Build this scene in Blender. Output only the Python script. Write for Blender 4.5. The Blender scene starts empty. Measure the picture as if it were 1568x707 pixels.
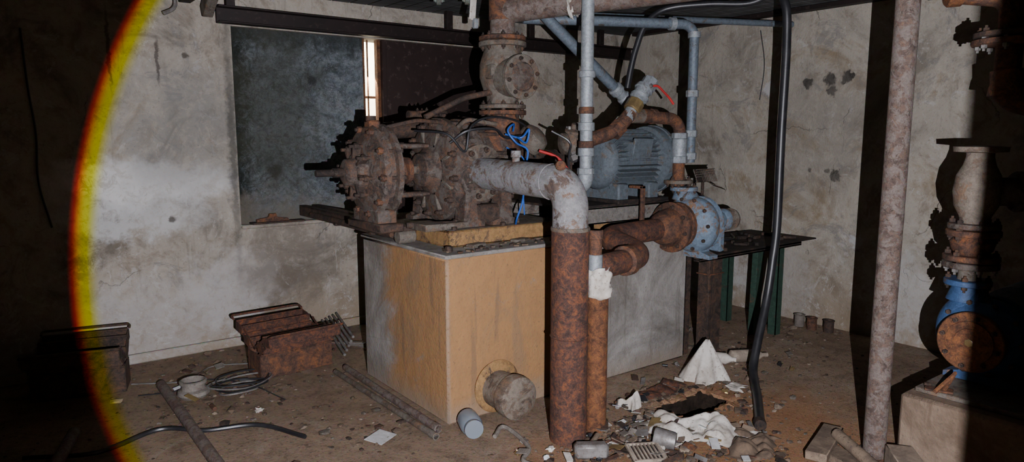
import bpy, bmesh, math, random
from mathutils import Vector, Matrix, noise, Euler
random.seed(7)
V=Vector
scene=bpy.context.scene

# ------------------------------------------------------------------ materials
class NT:
    def __init__(s,name):
        s.m=bpy.data.materials.new(name); s.m.use_nodes=True
        s.t=s.m.node_tree; s.n=s.t.nodes; s.l=s.t.links
        s.b=s.n['Principled BSDF']; s.co=s.n.new('ShaderNodeTexCoord').outputs['Object']
    def put(s,sock,v):
        if v is None: return
        if isinstance(v,bpy.types.NodeSocket): s.l.new(v,sock)
        else:
            if isinstance(v,(tuple,list)) and len(v)==3 and len(sock.default_value)==4: v=(*v,1)
            sock.default_value=v
    def scale(s,vec):
        n=s.n.new('ShaderNodeVectorMath'); n.operation='MULTIPLY'; s.l.new(s.co,n.inputs[0]); n.inputs[1].default_value=vec; return n.outputs[0]
    def noise(s,sc,det=5,ro=.6,dist=0,co=None):
        n=s.n.new('ShaderNodeTexNoise'); n.inputs['Scale'].default_value=sc; n.inputs['Detail'].default_value=det
        n.inputs['Roughness'].default_value=ro; n.inputs['Distortion'].default_value=dist
        s.l.new(co or s.co,n.inputs['Vector']); return n.outputs['Fac']
    def vor(s,sc,feat='F1',co=None):
        n=s.n.new('ShaderNodeTexVoronoi'); n.feature=feat; n.inputs['Scale'].default_value=sc
        s.l.new(co or s.co,n.inputs['Vector']); return n.outputs['Distance']
    def ramp(s,f,stops,interp='LINEAR'):
        n=s.n.new('ShaderNodeValToRGB'); e=n.color_ramp; e.interpolation=interp
        while len(e.elements)<len(stops): e.elements.new(.5)
        for el,(p,c) in zip(e.elements,stops):
            el.position=p; el.color=(*c,1) if isinstance(c,(tuple,list)) else (c,c,c,1)
        s.l.new(f,n.inputs[0]); return n.outputs[0]
    def mr(s,f,a,b,c=0,d=1):
        n=s.n.new('ShaderNodeMapRange'); n.interpolation_type='SMOOTHSTEP'
        s.l.new(f,n.inputs[0])
        for i,x in enumerate((a,b,c,d)): n.inputs[i+1].default_value=x
        return n.outputs[0]
    def mix(s,f,a,b,mode='MIX'):
        n=s.n.new('ShaderNodeMix'); n.data_type='RGBA'; n.blend_type=mode
        s.put(n.inputs[0],f); s.put(n.inputs[6],a); s.put(n.inputs[7],b); return n.outputs[2]
    def math(s,op,a,b=0.0):
        n=s.n.new('ShaderNodeMath'); n.operation=op; s.put(n.inputs[0],a); s.put(n.inputs[1],b); n.use_clamp=False; return n.outputs[0]
    def near(s,p,r,amt=.25,sc=4,soft=.5,stretch=(1,1,1)):
        n=s.n.new('ShaderNodeTexNoise'); n.inputs['Scale'].default_value=sc; n.inputs['Detail'].default_value=8; n.inputs['Roughness'].default_value=.65
        s.l.new(s.co,n.inputs['Vector'])
        a=s.n.new('ShaderNodeVectorMath'); a.operation='SUBTRACT'; s.l.new(n.outputs['Color'],a.inputs[0]); a.inputs[1].default_value=(.5,.5,.5)
        b=s.n.new('ShaderNodeVectorMath'); b.operation='SCALE'; s.l.new(a.outputs[0],b.inputs[0]); b.inputs['Scale'].default_value=amt*2
        c=s.n.new('ShaderNodeVectorMath'); c.operation='ADD'; s.l.new(s.co,c.inputs[0]); s.l.new(b.outputs[0],c.inputs[1])
        d=s.n.new('ShaderNodeVectorMath'); d.operation='SUBTRACT'; s.l.new(c.outputs[0],d.inputs[0]); d.inputs[1].default_value=p
        e=s.n.new('ShaderNodeVectorMath'); e.operation='MULTIPLY'; s.l.new(d.outputs[0],e.inputs[0]); e.inputs[1].default_value=stretch
        g=s.n.new('ShaderNodeVectorMath'); g.operation='LENGTH'; s.l.new(e.outputs[0],g.inputs[0])
        return s.mr(g.outputs['Value'],r*(1-soft),r*(1+soft),1,0)
    def z(s):
        n=s.n.new('ShaderNodeSeparateXYZ'); s.l.new(s.co,n.inputs[0]); return n.outputs
    def fin(s,col,rough=.8,metal=0,bump=None,bs=.3,bd=.01,spec=.3):
        s.put(s.b.inputs['Base Color'],col); s.put(s.b.inputs['Roughness'],rough); s.put(s.b.inputs['Metallic'],metal)
        s.b.inputs['Specular IOR Level'].default_value=spec
        if bump is not None:
            n=s.n.new('ShaderNodeBump'); n.inputs['Strength'].default_value=bs; n.inputs['Distance'].default_value=bd
            s.l.new(bump,n.inputs['Height']); s.l.new(n.outputs[0],s.b.inputs['Normal'])
        return s.m

def plaster(name,spots=(),base=(.33,.295,.245),dark=(.15,.13,.105)):
    s=NT(name)
    big=s.noise(1.3,8,.70,.8); med=s.noise(4.5,9,.75,.5); fine=s.noise(55,5,.75)
    c=s.ramp(big,[(.36,dark),(.46,base),(.56,tuple(x*1.18 for x in base)),(.66,(base[0]*.8,base[1]*.70,base[2]*.56))])
    c=s.mix(s.mr(med,.5,.66,0,.65),c,(.19,.15,.11))
    c=s.mix(s.mr(s.noise(7,10,.8,1.2),.56,.61,0,.45),c,(.46,.45,.43))
    c=s.mix(s.mr(s.noise(2.2,10,.8,1.5),.55,.62,0,.55),c,(.165,.16,.155))
    c=s.mix(s.mr(fine,.57,.69,0,.55),c,(.10,.085,.07))
    dr=s.noise(3,8,.75,0,s.scale((6,6,.45)))
    c=s.mix(s.mr(dr,.56,.7,0,.45),c,(.14,.12,.095))
    zz=s.z()[2]; damp=s.mr(s.math('ADD',zz,s.math('MULTIPLY',s.noise(3,8,.7),-.9)),-.45,.25,1,0)
    c=s.mix(s.math('MULTIPLY',damp,.6),c,(.23,.165,.10))
    wp=s.noise(5,10,.85,1)
    low=s.mr(zz,.3,1.3,1,0)
    c=s.mix(s.math('MULTIPLY',s.mr(wp,.55,.6,0,.7),low),c,(.45,.43,.40))
    w=s.n.new('ShaderNodeVectorMath'); w.operation='ADD'; s.l.new(s.co,w.inputs[0])
    nn=s.n.new('ShaderNodeTexNoise'); nn.inputs['Scale'].default_value=3; nn.inputs['Detail'].default_value=6; s.l.new(s.co,nn.inputs['Vector'])
    q=s.n.new('ShaderNodeVectorMath'); q.operation='SCALE'; q.inputs['Scale'].default_value=.5; s.l.new(nn.outputs['Color'],q.inputs[0]); s.l.new(q.outputs[0],w.inputs[1])
    cr=s.vor(.8,'DISTANCE_TO_EDGE',w.outputs[0])
    ck=s.math('MULTIPLY',s.mr(cr,0,.004,1,0),s.mr(s.noise(1.3,3),.53,.62,0,.6))
    c=s.mix(ck,c,(.08,.07,.06))
    brk=s.mr(s.noise(12,9,.8,.6),.40,.52,.45,1)
    for (p,r,col,a,amt,sc,soft,st) in spots:
        k=s.math('MULTIPLY',s.near(p,r,amt,sc,soft,st),a)
        if r>.08: k=s.math('MULTIPLY',k,brk)
        c=s.mix(k,c,col)
    h=s.math('ADD',s.math('MULTIPLY',med,1.0),s.math('MULTIPLY',fine,.25))
    h=s.math('SUBTRACT',h,ck)
    return s.fin(c,.92,0,h,.6,.03,.15)

def rust(name,dark=(.026,.018,.015),mid=(.070,.040,.029),org=(.21,.080,.030),sc=11,paint=None,pa=.5,oa=.4,bs=.7,metal=.1,rough=.75,dust=.22):
    s=NT(name)
    a=s.noise(sc,9,.8,.6); b=s.noise(sc*3.1,8,.8,.3); f=s.noise(sc*12,4,.75)
    c=s.ramp(a,[(.38,dark),(.49,mid),(.58,tuple((x+y)/2 for x,y in zip(mid,org))),(.66,org)])
    c=s.mix(s.mr(b,.52,.62,0,oa),c,org)
    c=s.mix(s.mr(s.noise(sc*2.2,9,.85,.4),.50,.60,0,.65),c,dark)
    c=s.mix(s.mr(f,.52,.66,0,.6),c,dark)
    c=s.mix(s.mr(s.noise(sc*1.9,8,.8,.2),.58,.66,0,dust),c,(.20,.165,.135))
    if paint:
        pn=s.noise(sc*.8,10,.78,.5)
        k=s.mr(pn,pa-.03,pa+.03,1,0)
        pc=s.mix(s.mr(b,.4,.62,0,.6),paint,tuple(x*.45 for x in paint))
        pc=s.mix(s.mr(f,.55,.68,0,.35),pc,tuple(min(1,x*1.7+.03) for x in paint))
        c=s.mix(k,c,pc)
    h=s.math('ADD',b,s.math('MULTIPLY',f,.5))
    return s.fin(c,rough,metal,h,bs,.007,.3)

def plain(name,col,col2=None,rough=.7,metal=0,sc=8,bs=.2,spec=.3,speck=None):
    s=NT(name); a=s.noise(sc,7,.7,.3)
    c=s.mix(s.mr(a,.35,.65),col,col2 or tuple(x*.6 for x in col))
    if speck: c=s.mix(s.mr(s.noise(sc*9,4,.7),.56,.66,0,.8),c,speck)
    return s.fin(c,rough,metal,a,bs,.006,spec)

def sp(p,r,col,a,amt=.25,sc=4,soft=.5,st=(1,1,1)): return (p,r,col,a,amt,sc,soft,st)
m_wallb=plaster('plaster_back',[
  sp((-1.05,2.24,1.27),.38,(.62,.61,.59),.95,.22,5,.3,(.7,1,2.2)),
  sp((-1.2,2.24,1.05),.28,(.50,.50,.49),.8,.3,6,.4,(.6,1,2)),
  sp((-.8,2.24,1.65),.45,(.18,.18,.17),.6,.35,3,.6),
  sp((-.5,2.24,.45),.32,(.45,.43,.41),.7,.35,7,.3,(1,1,1.2)),
  sp((-.1,2.24,.6),.35,(.15,.125,.10),.7,.35,5,.4,(1,1,1)),
  sp((-.46,2.24,1.55),.03,(.05,.05,.045),.7,.05,18,.7,(1,1,.04)),
  sp((-1.1,2.24,.25),.3,(.42,.41,.40),.6,.35,7,.5,(.4,1,1)),
  sp((-.93,2.24,2.1),.03,(.04,.03,.028),.7,.03,20,.4,(2.6,1,.2)),
  sp((-1.22,2.24,2.15),.03,(.07,.05,.04),.7,.03,20,.4,(2.6,1,.12)),
  sp((-.75,2.24,2.15),.02,(.05,.04,.03),.8,.03,20,.4),
  sp((-.9,2.24,1.0),.025,(.05,.04,.03),.8,.03,20,.4)])
rs=[sp((3.6,-.10,2.04),.052,(.012,.011,.010),1,.06,14,.2),sp((3.6,.09,2.02),.04,(.012,.011,.010),1,.06,14,.2),
  sp((3.6,-.12,1.95),.04,(.015,.013,.012),1,.07,14,.2),sp((3.6,-.25,2.05),.048,(.015,.013,.012),1,.07,14,.2),sp((3.6,-.19,1.27),.05,(.02,.017,.015),1,.08,18,.2),
  sp((3.6,-.12,1.3),.02,(.03,.025,.02),.9,.03,18,.3),sp((3.6,.03,1.3),.018,(.03,.025,.02),.9,.03,18,.3),sp((3.6,.45,1.99),.06,(.45,.45,.45),.7,.12,9,.3),
  sp((3.6,1.1,.3),.5,(.46,.45,.43),.8,.4,6,.2,(1,1,1.6)),sp((3.6,-.4,.75),.06,(.42,.42,.42),.7,.12,14,.3),
  sp((3.6,-.75,.35),.3,(.42,.41,.39),.7,.3,8,.3),sp((3.6,.3,.3),.35,(.38,.36,.33),.6,.35,8,.3),
  sp((3.6,-.1,1.6),.5,(.21,.19,.16),.55,.4,3,.6)]
m_wallr=plaster('plaster_right',rs,(.32,.29,.24),(.20,.175,.14))
m_walls=plaster('plaster_side')

s=NT('dirt_floor')
a=s.noise(1.2,8,.7,.5); b=s.noise(7,10,.8,.5); f=s.noise(45,6,.8)
c=s.ramp(a,[(.3,(.17,.118,.08)),(.5,(.28,.20,.14)),(.7,(.33,.235,.16))])
c=s.mix(s.mr(b,.45,.66,0,.7),c,(.13,.088,.06))
c=s.mix(s.mr(s.noise(2.2,8,.75,1),.55,.66,0,.5),c,(.37,.31,.24))
c=s.mix(s.math('MULTIPLY',s.near((1.3,-1.1,0),.7,.5,3,.4),.6),c,(.33,.15,.06))
c=s.mix(s.math('MULTIPLY',s.near((.3,-.9,0),.5,.5,3,.4),.5),c,(.28,.13,.055))
c=s.mix(s.mr(f,.52,.66,0,.75),c,(.045,.032,.024))
c=s.mix(s.mr(s.noise(120,3,.7),.62,.69,0,.75),c,(.42,.37,.30))
h=s.math('ADD',s.math('MULTIPLY',b,.6),s.math('MULTIPLY',f,.5))
m_floor=s.fin(c,.95,0,h,.8,.03,.1)
s=NT('pit_shade_lining'); m_pitshade=s.fin(s.ramp(s.noise(14,8,.8),[(.35,(.012,.009,.007)),(.65,(.05,.035,.025))]),.95,0,s.noise(20,8,.8),.8,.03,.1)  # near-black pit lining: the hole's shade is put into this colour

def plinthmat(name,ochre=True,tint=(1,1,1)):
    s=NT(name); a=s.noise(2.2,9,.75,.8); b=s.noise(9,9,.75); f=s.noise(60,5,.75); xyz=s.z()
    T=lambda c:tuple(x*y for x,y in zip(c,tint))
    c=s.ramp(a,[(.34,T((.12,.108,.092))),(.5,T((.22,.205,.185))),(.66,T((.32,.305,.28)))])
    dr=s.noise(2.2,8,.72,1.2,s.scale((1.5,1.5,.7)))
    run=s.noise(3,6,.6,.2,s.scale((3.2,3.2,.3)))
    c=s.mix(s.mr(dr,.5,.66,0,.6),c,T((.13,.11,.09)))
    c=s.mix(s.mr(run,.58,.68,0,.5),c,T((.10,.085,.07)))
    if ochre:
        oc=s.mix(s.mr(b,.4,.68,0,.55),(.33,.18,.078),(.25,.14,.068))
        oc=s.mix(s.mr(dr,.50,.64,0,.5),oc,(.21,.145,.09))
        oc=s.mix(s.mr(run,.60,.68,0,.45),oc,(.14,.10,.07))
        k=s.mr(s.math('ADD',xyz[0],s.math('MULTIPLY',s.math('SUBTRACT',a,.5),.25)),.86,.92,1,0)
        k2=s.mr(s.math('ADD',xyz[2],s.math('MULTIPLY',s.math('SUBTRACT',b,.5),.05)),.935,.95,1,0)
        kl=s.mr(s.math('ADD',xyz[1],s.math('MULTIPLY',s.math('SUBTRACT',a,.5),.7)),.60,.82,1,.05)
        k=s.math('MULTIPLY',s.math('MULTIPLY',k,k2),kl)
        c=s.mix(s.math('MULTIPLY',k,s.mr(s.noise(4,10,.8,1),.58,.68,1,.5)),c,oc)
        c=s.mix(s.mr(s.math('ADD',xyz[2],s.math('MULTIPLY',b,.25)),.12,.30,.7,0),c,(.25,.20,.15))
        d=s.math('MULTIPLY',s.mr(s.math('ADD',xyz[0],s.math('MULTIPLY',f,.03)),.015,.04,1,0),s.mr(s.math('ADD',xyz[1],s.math('MULTIPLY',f,.03)),.015,.04,1,0))
        c=s.mix(s.math('MULTIPLY',d,.5),c,(.27,.24,.21))
    c=s.mix(s.mr(f,.56,.68,0,.6),c,(.08,.065,.05))
    ck=s.mr(s.vor(1.7,'DISTANCE_TO_EDGE'),0,.003,.3,0)
    c=s.mix(ck,c,(.12,.1,.08))
    return s.fin(c,.9,0,s.math('ADD',b,s.math('MULTIPLY',f,.3)),.6,.02,.2)
m_plinth=plinthmat('ochre_concrete'); m_conc=plinthmat('grey_concrete',False); m_concb=plinthmat('dirty_concrete',False,(.85,.66,.52))

m_rust=rust('rust_heavy',(.03,.02,.016),(.095,.05,.035),(.26,.10,.036))
m_rustpipe=rust('rust_pipe',(.032,.020,.017),(.085,.044,.034),(.27,.09,.032),22,None,.5,.5,dust=.12)
m_rustd=rust('rust_dark',(.020,.016,.014),(.055,.038,.030),(.13,.065,.036),13,None,.5,.3)
m_pumpc=rust('cast_pump',(.024,.020,.018),(.075,.055,.045),(.19,.09,.045),13,(.12,.10,.085),.47,.4,dust=.35)
m_cast=rust('cast_iron_dirty',(.045,.036,.03),(.11,.085,.066),(.22,.125,.07),12,(.155,.135,.11),.5,.35)
m_rusto=rust('rust_orange',(.05,.024,.015),(.14,.058,.028),(.29,.115,.038),18,None,.5,.45,dust=.2)
m_pipegrey=rust('grey_painted_pipe',paint=(.245,.24,.24),pa=.53,sc=9,org=(.22,.13,.08),mid=(.14,.10,.08),dark=(.06,.045,.04))
m_valve=rust('taupe_valve_body',(.06,.045,.035),(.13,.095,.07),(.24,.14,.08),10,(.20,.165,.13),.52,.35)
m_pipebrown=rust('brown_pipe',(.05,.036,.030),(.12,.085,.070),(.20,.12,.08),24,(.185,.150,.130),.50,.3)
m_galv=rust('galvanised_pipe',(.10,.095,.09),(.2,.2,.2),(.27,.19,.13),14,(.27,.295,.31),.60,.2,.3,.3,.5)
m_galvblue=rust('blue_grey_pipe',(.05,.05,.05),(.11,.10,.095),(.22,.13,.08),14,(.13,.16,.19),.58,.2,.3,.2,.5)
m_blue=rust('blue_pump_paint',(.07,.055,.045),(.16,.11,.08),(.30,.16,.08),11,(.145,.20,.26),.54,.4,.3,0,.55)
m_bluedark=rust('dark_blue_paint',(.04,.035,.035),(.10,.07,.06),(.24,.11,.05),8,(.035,.075,.165),.60,.4,.3,0,.5)
m_motor=rust('motor_paint',(.04,.036,.033),(.09,.08,.07),(.16,.115,.08),14,(.095,.115,.13),.57,.2,.4,0,.6)
m_ochre=rust('ochre_steel',(.05,.035,.026),(.13,.08,.048),(.26,.15,.07),10,(.32,.185,.075),.54,.4)
m_greysteel=rust('grey_steel',(.05,.042,.036),(.12,.095,.08),(.22,.14,.09),10,(.19,.175,.155),.55,.4)
m_black=plain('black_rubber',(.011,.011,.013),(.020,.020,.022),.4,0,10,.15,.5)
m_blackm=rust('black_steel',(.010,.009,.009),(.024,.018,.015),(.08,.045,.028),9,None,.5,.15,dust=.15)
m_beam=plain('maroon_steel',(.016,.009,.008),(.010,.007,.006),.6,.0,3,.1,.3,(.03,.02,.017))
m_shut=plain('brown_shutter',(.026,.015,.013),(.017,.010,.009),.55,0,2,.1,.3,(.06,.04,.035))
m_white=plain('white_cloth',(.56,.53,.48),(.36,.32,.27),.9,0,6,.4,.1,(.22,.18,.14))
m_cream=plain('cream_plastic',(.36,.30,.235),(.22,.18,.14),.5,0,12,.1,.4,(.12,.09,.07))
m_dull=plain('dull_grey_cap',(.20,.18,.155),(.12,.10,.085),.7,0,14,.3,.3,(.06,.05,.04))
m_paper=plain('paper',(.50,.51,.52),(.35,.34,.32),.8,0,12,.1,.2)
m_bluewire=plain('blue_wire',(.02,.10,.42),None,.5)
m_red=plain('red_handle',(.42,.02,.02),(.3,.02,.02),.5)
m_brass=plain('brass',(.36,.26,.11),(.2,.14,.07),.4,.6)
m_green=rust('green_painted_steel',(.025,.022,.018),(.06,.05,.035),(.15,.08,.04),10,(.03,.065,.045),.58,.3)
m_wood=plain('old_wood',(.20,.15,.105),(.11,.08,.06),.85,0,10,.4,.2,(.05,.04,.03))
m_steel=plain('dull_steel',(.24,.23,.22),(.13,.12,.11),.5,.4,12,.2,.4,(.12,.07,.05))
m_stone=plain('rubble_light',(.24,.185,.135),(.14,.105,.08),.95,0,20)
m_stone2=plain('rubble_dark',(.07,.05,.036),(.13,.09,.06),.95,0,20)
m_green_f=rust('green_grey_fitting',(.06,.055,.045),(.12,.105,.085),(.2,.14,.09),9,(.17,.195,.17),.56,.3)

s=NT('window_board')
a=s.noise(2.6,10,.82,1.2); f=s.noise(18,10,.88,.5); g=s.noise(80,4,.75)
c=s.ramp(a,[(.38,(.10,.12,.13)),(.47,(.23,.265,.295)),(.55,(.33,.37,.40)),(.64,(.24,.245,.235))])
c=s.mix(s.mr(f,.46,.57,0,.7),c,(.10,.112,.115))
c=s.mix(s.mr(s.noise(5,10,.85,1.5),.54,.60,0,.6),c,(.075,.078,.07))
c=s.mix(s.mr(g,.57,.65,0,.65),c,(.46,.48,.49))
x=s.z()
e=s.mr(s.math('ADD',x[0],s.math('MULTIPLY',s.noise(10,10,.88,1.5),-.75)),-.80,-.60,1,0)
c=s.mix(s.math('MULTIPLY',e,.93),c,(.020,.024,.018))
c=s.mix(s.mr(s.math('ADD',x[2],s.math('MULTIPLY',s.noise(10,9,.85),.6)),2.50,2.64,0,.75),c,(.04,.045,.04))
c=s.mix(s.math('MULTIPLY',s.near((-.1,2.285,1.75),.35,.45,6,.5,(1,1,.5)),.65),c,(.08,.08,.055))
c=s.mix(s.math('MULTIPLY',s.near((-.15,2.285,1.32),.06,.05,9,.6),.7),c,(.05,.045,.03))
c=s.mix(s.math('MULTIPLY',s.near((.18,2.285,2.02),.035,.02,9,.4),.7),c,(.04,.04,.04))
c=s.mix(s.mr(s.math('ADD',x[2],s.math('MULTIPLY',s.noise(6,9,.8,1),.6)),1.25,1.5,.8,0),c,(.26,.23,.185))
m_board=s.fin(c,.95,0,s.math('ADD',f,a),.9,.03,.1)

s=NT('ceiling_boards'); a=s.noise(3,6,.6,0,s.scale((1,8,1)))
c=s.ramp(a,[(.3,(.05,.05,.048)),(.7,(.13,.135,.135))]); m_ceil=s.fin(c,.8,0,a,.3,.01,.2)
s=NT('glass'); s.b.inputs['Transmission Weight'].default_value=.5; m_glass=s.fin((.30,.35,.40),.15,0,None)
s=NT('pale_card'); m_out=s.fin(s.ramp(s.noise(3,6),[(.3,(.6,.52,.4)),(.7,(.85,.8,.7))]),.9)  # pale colour for the card added outside the window

# ------------------------------------------------------------------ builder
def frame(ax):
    ax=V(ax).normalized(); u=ax.orthogonal().normalized()
    for c in (V((0,0,1)),V((0,1,0))):
        if abs(ax.dot(c))<.9:
            u=(c-ax*ax.dot(c)).normalized(); break
    return ax,u,ax.cross(u)
class B:
    def __init__(s,name): s.name=name; s.bm=bmesh.new(); s.mats=[]
    def mi(s,m):
        if m not in s.mats: s.mats.append(m)
        return s.mats.index(m)
    def face(s,vs,i):
        try: f=s.bm.faces.new(vs); f.material_index=i; f.smooth=True; return f
        except ValueError: return None
    def rings(s,rings,m,caps=True,closed=True):
        i=s.mi(m); R=[[s.bm.verts.new(p) for p in r] for r in rings]
        n=len(R[0])
        for a,b in zip(R,R[1:]):
            for k in range(n if closed else n-1):
                s.face((a[k],a[(k+1)%n],b[(k+1)%n],b[k]),i)
        if caps:
            s.face(list(reversed(R[0])),i); s.face(R[-1],i)
    def lathe(s,o,ax,prof,m,seg=28,caps=True):
        o=V(o); a,u,w=frame(ax)
        s.rings([[o+a*t+(u*math.cos(k*2*math.pi/seg)+w*math.sin(k*2*math.pi/seg))*max(r,.0005) for k in range(seg)] for t,r in prof],m,caps)
    def cyl(s,p,q,r,m,seg=20,r2=None,bev=0):
        p=V(p);q=V(q);L=(q-p).length; r2=r if r2 is None else r2
        if bev: s.lathe(p,q-p,[(0,r-bev),(bev,r),(L-bev,r2),(L,r2-bev)],m,seg)
        else: s.lathe(p,q-p,[(0,r),(L,r2)],m,seg)
    def hexb(s,p,ax,r,h,m):
        s.lathe(p,ax,[(0,r),(h*.85,r),(h,r*.8)],m,6)
    def flange(s,c,ax,r,t,m,nb=8,br=None,mb=None,hr=None,ph=.2):
        a,u,w=frame(ax); c=V(c)
        s.lathe(c-a*t/2,a,[(0,r*.97),(t*.12,r),(t*.88,r),(t,r*.97)],m,36)
        br=br or r*.82; hr=hr or r*.085
        for k in range(nb):
            th=ph+k*2*math.pi/nb; p=c+(u*math.cos(th)+w*math.sin(th))*br
            s.hexb(p+a*t/2,a,hr,hr*1.2,mb or m); s.hexb(p-a*t/2,-a,hr,hr*1.2,mb or m)
            s.cyl(p-a*(t/2+hr*2),p+a*(t/2+hr*2),hr*.45,mb or m,6)
    def tube(s,pts,r,m,seg=16,fil=0,n=8,caps=True,rfun=None):
        P=fillet([V(p) for p in pts],fil,n) if fil else [V(p) for p in pts]
        t=(P[1]-P[0]).normalized(); _,u,w=frame(t); R=[]
        for i,p in enumerate(P):
            if i==0: d=(P[1]-P[0])
            elif i==len(P)-1: d=P[-1]-P[-2]
            else: d=(P[i+1]-P[i]).normalized()+(P[i]-P[i-1]).normalized()
            d.normalize(); q=t.rotation_difference(d); u=(q@u); u=(u-d*u.dot(d)).normalized(); w=d.cross(u); t=d
            rr=rfun(i/(len(P)-1)) if rfun else r
            R.append([p+(u*math.cos(k*2*math.pi/seg)+w*math.sin(k*2*math.pi/seg))*rr for k in range(seg)])
        s.rings(R,m,caps)
    def box(s,c,size,m,rot=None,bev=.004,taper=1):
        i=s.mi(m)
        M=(rot.to_matrix() if isinstance(rot,Euler) else (Euler(rot).to_matrix() if rot else Matrix.Identity(3)))
        c=V(c); t=bmesh.new(); bmesh.ops.create_cube(t,size=1)
        for v in t.verts:
            k=taper if v.co.z>0 else 1
            v.co=V((v.co.x*size[0]*k,v.co.y*size[1]*k,v.co.z*size[2]))
        if bev: bmesh.ops.bevel(t,geom=t.edges[:],offset=min(bev,min(size)*.3),segments=1,affect='EDGES')
        mp={v:s.bm.verts.new(c+M@v.co) for v in t.verts}
        for f in t.faces:
            g=s.face([mp[v] for v in f.verts],i)
            if g: g.smooth=False
        t.free()
    def b2(s,a,b,m,bev=.004):
        a=V(a);b=V(b); s.box((a+b)/2,[abs(q) for q in (b-a)],m,None,bev)
    def prism(s,poly,o,ax,th,m,u=None,w=None):
        A,U,Wv=frame(ax); U=V(u) if u else U; Wv=V(w) if w else Wv; o=V(o)
        s.rings([[o+U*p[0]+Wv*p[1] for p in poly],[o+A*th+U*p[0]+Wv*p[1] for p in poly]],m)
    def ball(s,c,r,m,sc=(1,1,1),jit=0,sub=2):
        i=s.mi(m); t=bmesh.new(); bmesh.ops.create_icosphere(t,subdivisions=sub,radius=1)
        c=V(c); off=V((random.random()*50,)*3)
        mp={}
        for v in t.verts:
            k=1+jit*noise.noise(v.co*1.7+off)*2
            mp[v]=s.bm.verts.new(c+V((v.co.x*sc[0],v.co.y*sc[1],v.co.z*sc[2]))*r*k)
        for f in t.faces: s.face([mp[v] for v in f.verts],i)
        t.free()
    def done(s,sharp=38,mods=None):
        bmesh.ops.recalc_face_normals(s.bm,faces=s.bm.faces)
        me=bpy.data.meshes.new(s.name); s.bm.to_mesh(me); s.bm.free()
        for m in s.mats: me.materials.append(m)
        me.set_sharp_from_angle(angle=math.radians(sharp))
        o=bpy.data.objects.new(s.name,me); scene.collection.objects.link(o); return o
def fillet(P,r,n=8):
    out=[P[0]]
    for a,b,c in zip(P,P[1:],P[2:]):
        d1=(a-b);d2=(c-b); k=min(r,d1.length*.49,d2.length*.49)
        ang=d1.angle(d2)
        if abs(ang-math.pi)<.02: out.append(b); continue
        p=b+d1.normalized()*k; q=b+d2.normalized()*k
        bis=(d1.normalized()+d2.normalized()).normalized(); R=k*math.tan(ang/2); cen=b+bis*(R/math.sin(ang/2))
        v1=p-cen; v2=q-cen; tot=v1.angle(v2); axis=v1.cross(v2).normalized()
        for i in range(n+1): out.append(cen+Matrix.Rotation(tot*i/n,3,axis)@v1)
    out.append(P[-1]); return out
def spline(P,n=10):
    P=[V(p) for p in P]; Q=[P[0]*2-P[1]]+P+[P[-1]*2-P[-2]]; out=[]
    for i in range(1,len(Q)-2):
        p0,p1,p2,p3=Q[i-1:i+3]
        for k in range(n):
            t=k/n; out.append(.5*((2*p1)+(p2-p0)*t+(2*p0-5*p1+4*p2-p3)*t*t+(3*p1-p0-3*p2+p3)*t**3))
    out.append(P[-1]); return out

# ------------------------------------------------------------------ room
ZT=3.2
PX0,PX1,PY0,PY1=1.10,1.62,-.76,-.47
b=B('floor')
b.b2((-3.2,-5.2,-.3),(PX0,2.5,0),m_floor,0); b.b2((PX1,-5.2,-.3),(3.8,2.5,0),m_floor,0)
b.b2((PX0,-5.2,-.3),(PX1,PY0,0),m_floor,0); b.b2((PX0,PY1,-.3),(PX1,2.5,0),m_floor,0); b.b2((PX0-.1,PY0-.1,-.40),(PX1+.1,PY1+.1,-.30),m_pitshade,0)
for (p,q_) in (((PX0,PY0,-.3),(PX0+.012,PY1,-.02)),((PX1-.012,PY0,-.3),(PX1,PY1,-.02)),((PX0,PY1-.012,-.3),(PX1,PY1,-.02)),((PX0,PY0,-.3),(PX1,PY0+.012,-.02))): b.b2(p,q_,m_pitshade,0)
# broken lumps hanging over the pit rim
for i in range(70):
    t=random.random(); e=random.choice('abcd')
    if e=='a': p=(PX0+t*(PX1-PX0),PY0)
    elif e=='b': p=(PX0+t*(PX1-PX0),PY1)
    elif e=='c': p=(PX0,PY0+t*(PY1-PY0))
    else: p=(PX1,PY0+t*(PY1-PY0))
    b.ball((p[0],p[1],-.012),random.uniform(.02,.05),m_floor,(1.2,1,.5),.5,1)
b.done()
b=B('wall_back')
wx0,wx1,wz0,wz1=-.43,1.83,.92,2.38
b.b2((-3.2,2.24,0),(wx0,2.5,ZT),m_wallb,0); b.b2((wx1,2.24,0),(3.8,2.5,ZT),m_wallb,0)
b.b2((wx0,2.24,0),(wx1,2.5,wz0),m_wallb,0); b.b2((wx0,2.24,wz1),(wx1,2.5,ZT),m_wallb,0); b.done()
b=B('wall_right'); b.b2((3.6,-3.24,0),(3.8,2.24,ZT),m_wallr,0); b.done()
b=B('wall_left'); b.b2((-3.2,-3.24,0),(-3,2.24,ZT),m_walls,0); b.done()
JX=-1.5595
b=B('wall_front')
b.b2((-3.2,-3.42,0),(-2.75,-3.24,ZT),m_walls,0); b.b2((JX,-3.42,0),(3.8,-3.24,ZT),m_walls,0); b.b2((-2.75,-3.42,2.15),(JX,-3.24,ZT),m_walls,0); b.done()
b=B('ceiling')
b.b2((-3.2,-3.42,ZT),(3.8,2.5,ZT+.1),m_ceil,0)
x=-.55
while x<3.58:
    b.b2((x,-3.2,2.64),(x+.145,2.24,2.67),m_ceil,.004); x+=.15
b.done()
b=B('baseboard_back'); b.b2((-3,2.205,0),(3.6,2.24,.07),m_wallb,.008); b.done()
b=B('trim_1'); b.b2((wx0,2.215,wz0-.03),(.9,2.34,wz0),m_wallb,.008); b.done()
b=B('window_1')
b.b2((wx0,2.285,wz0),(.62,2.35,wz1),m_board,.003)
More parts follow.
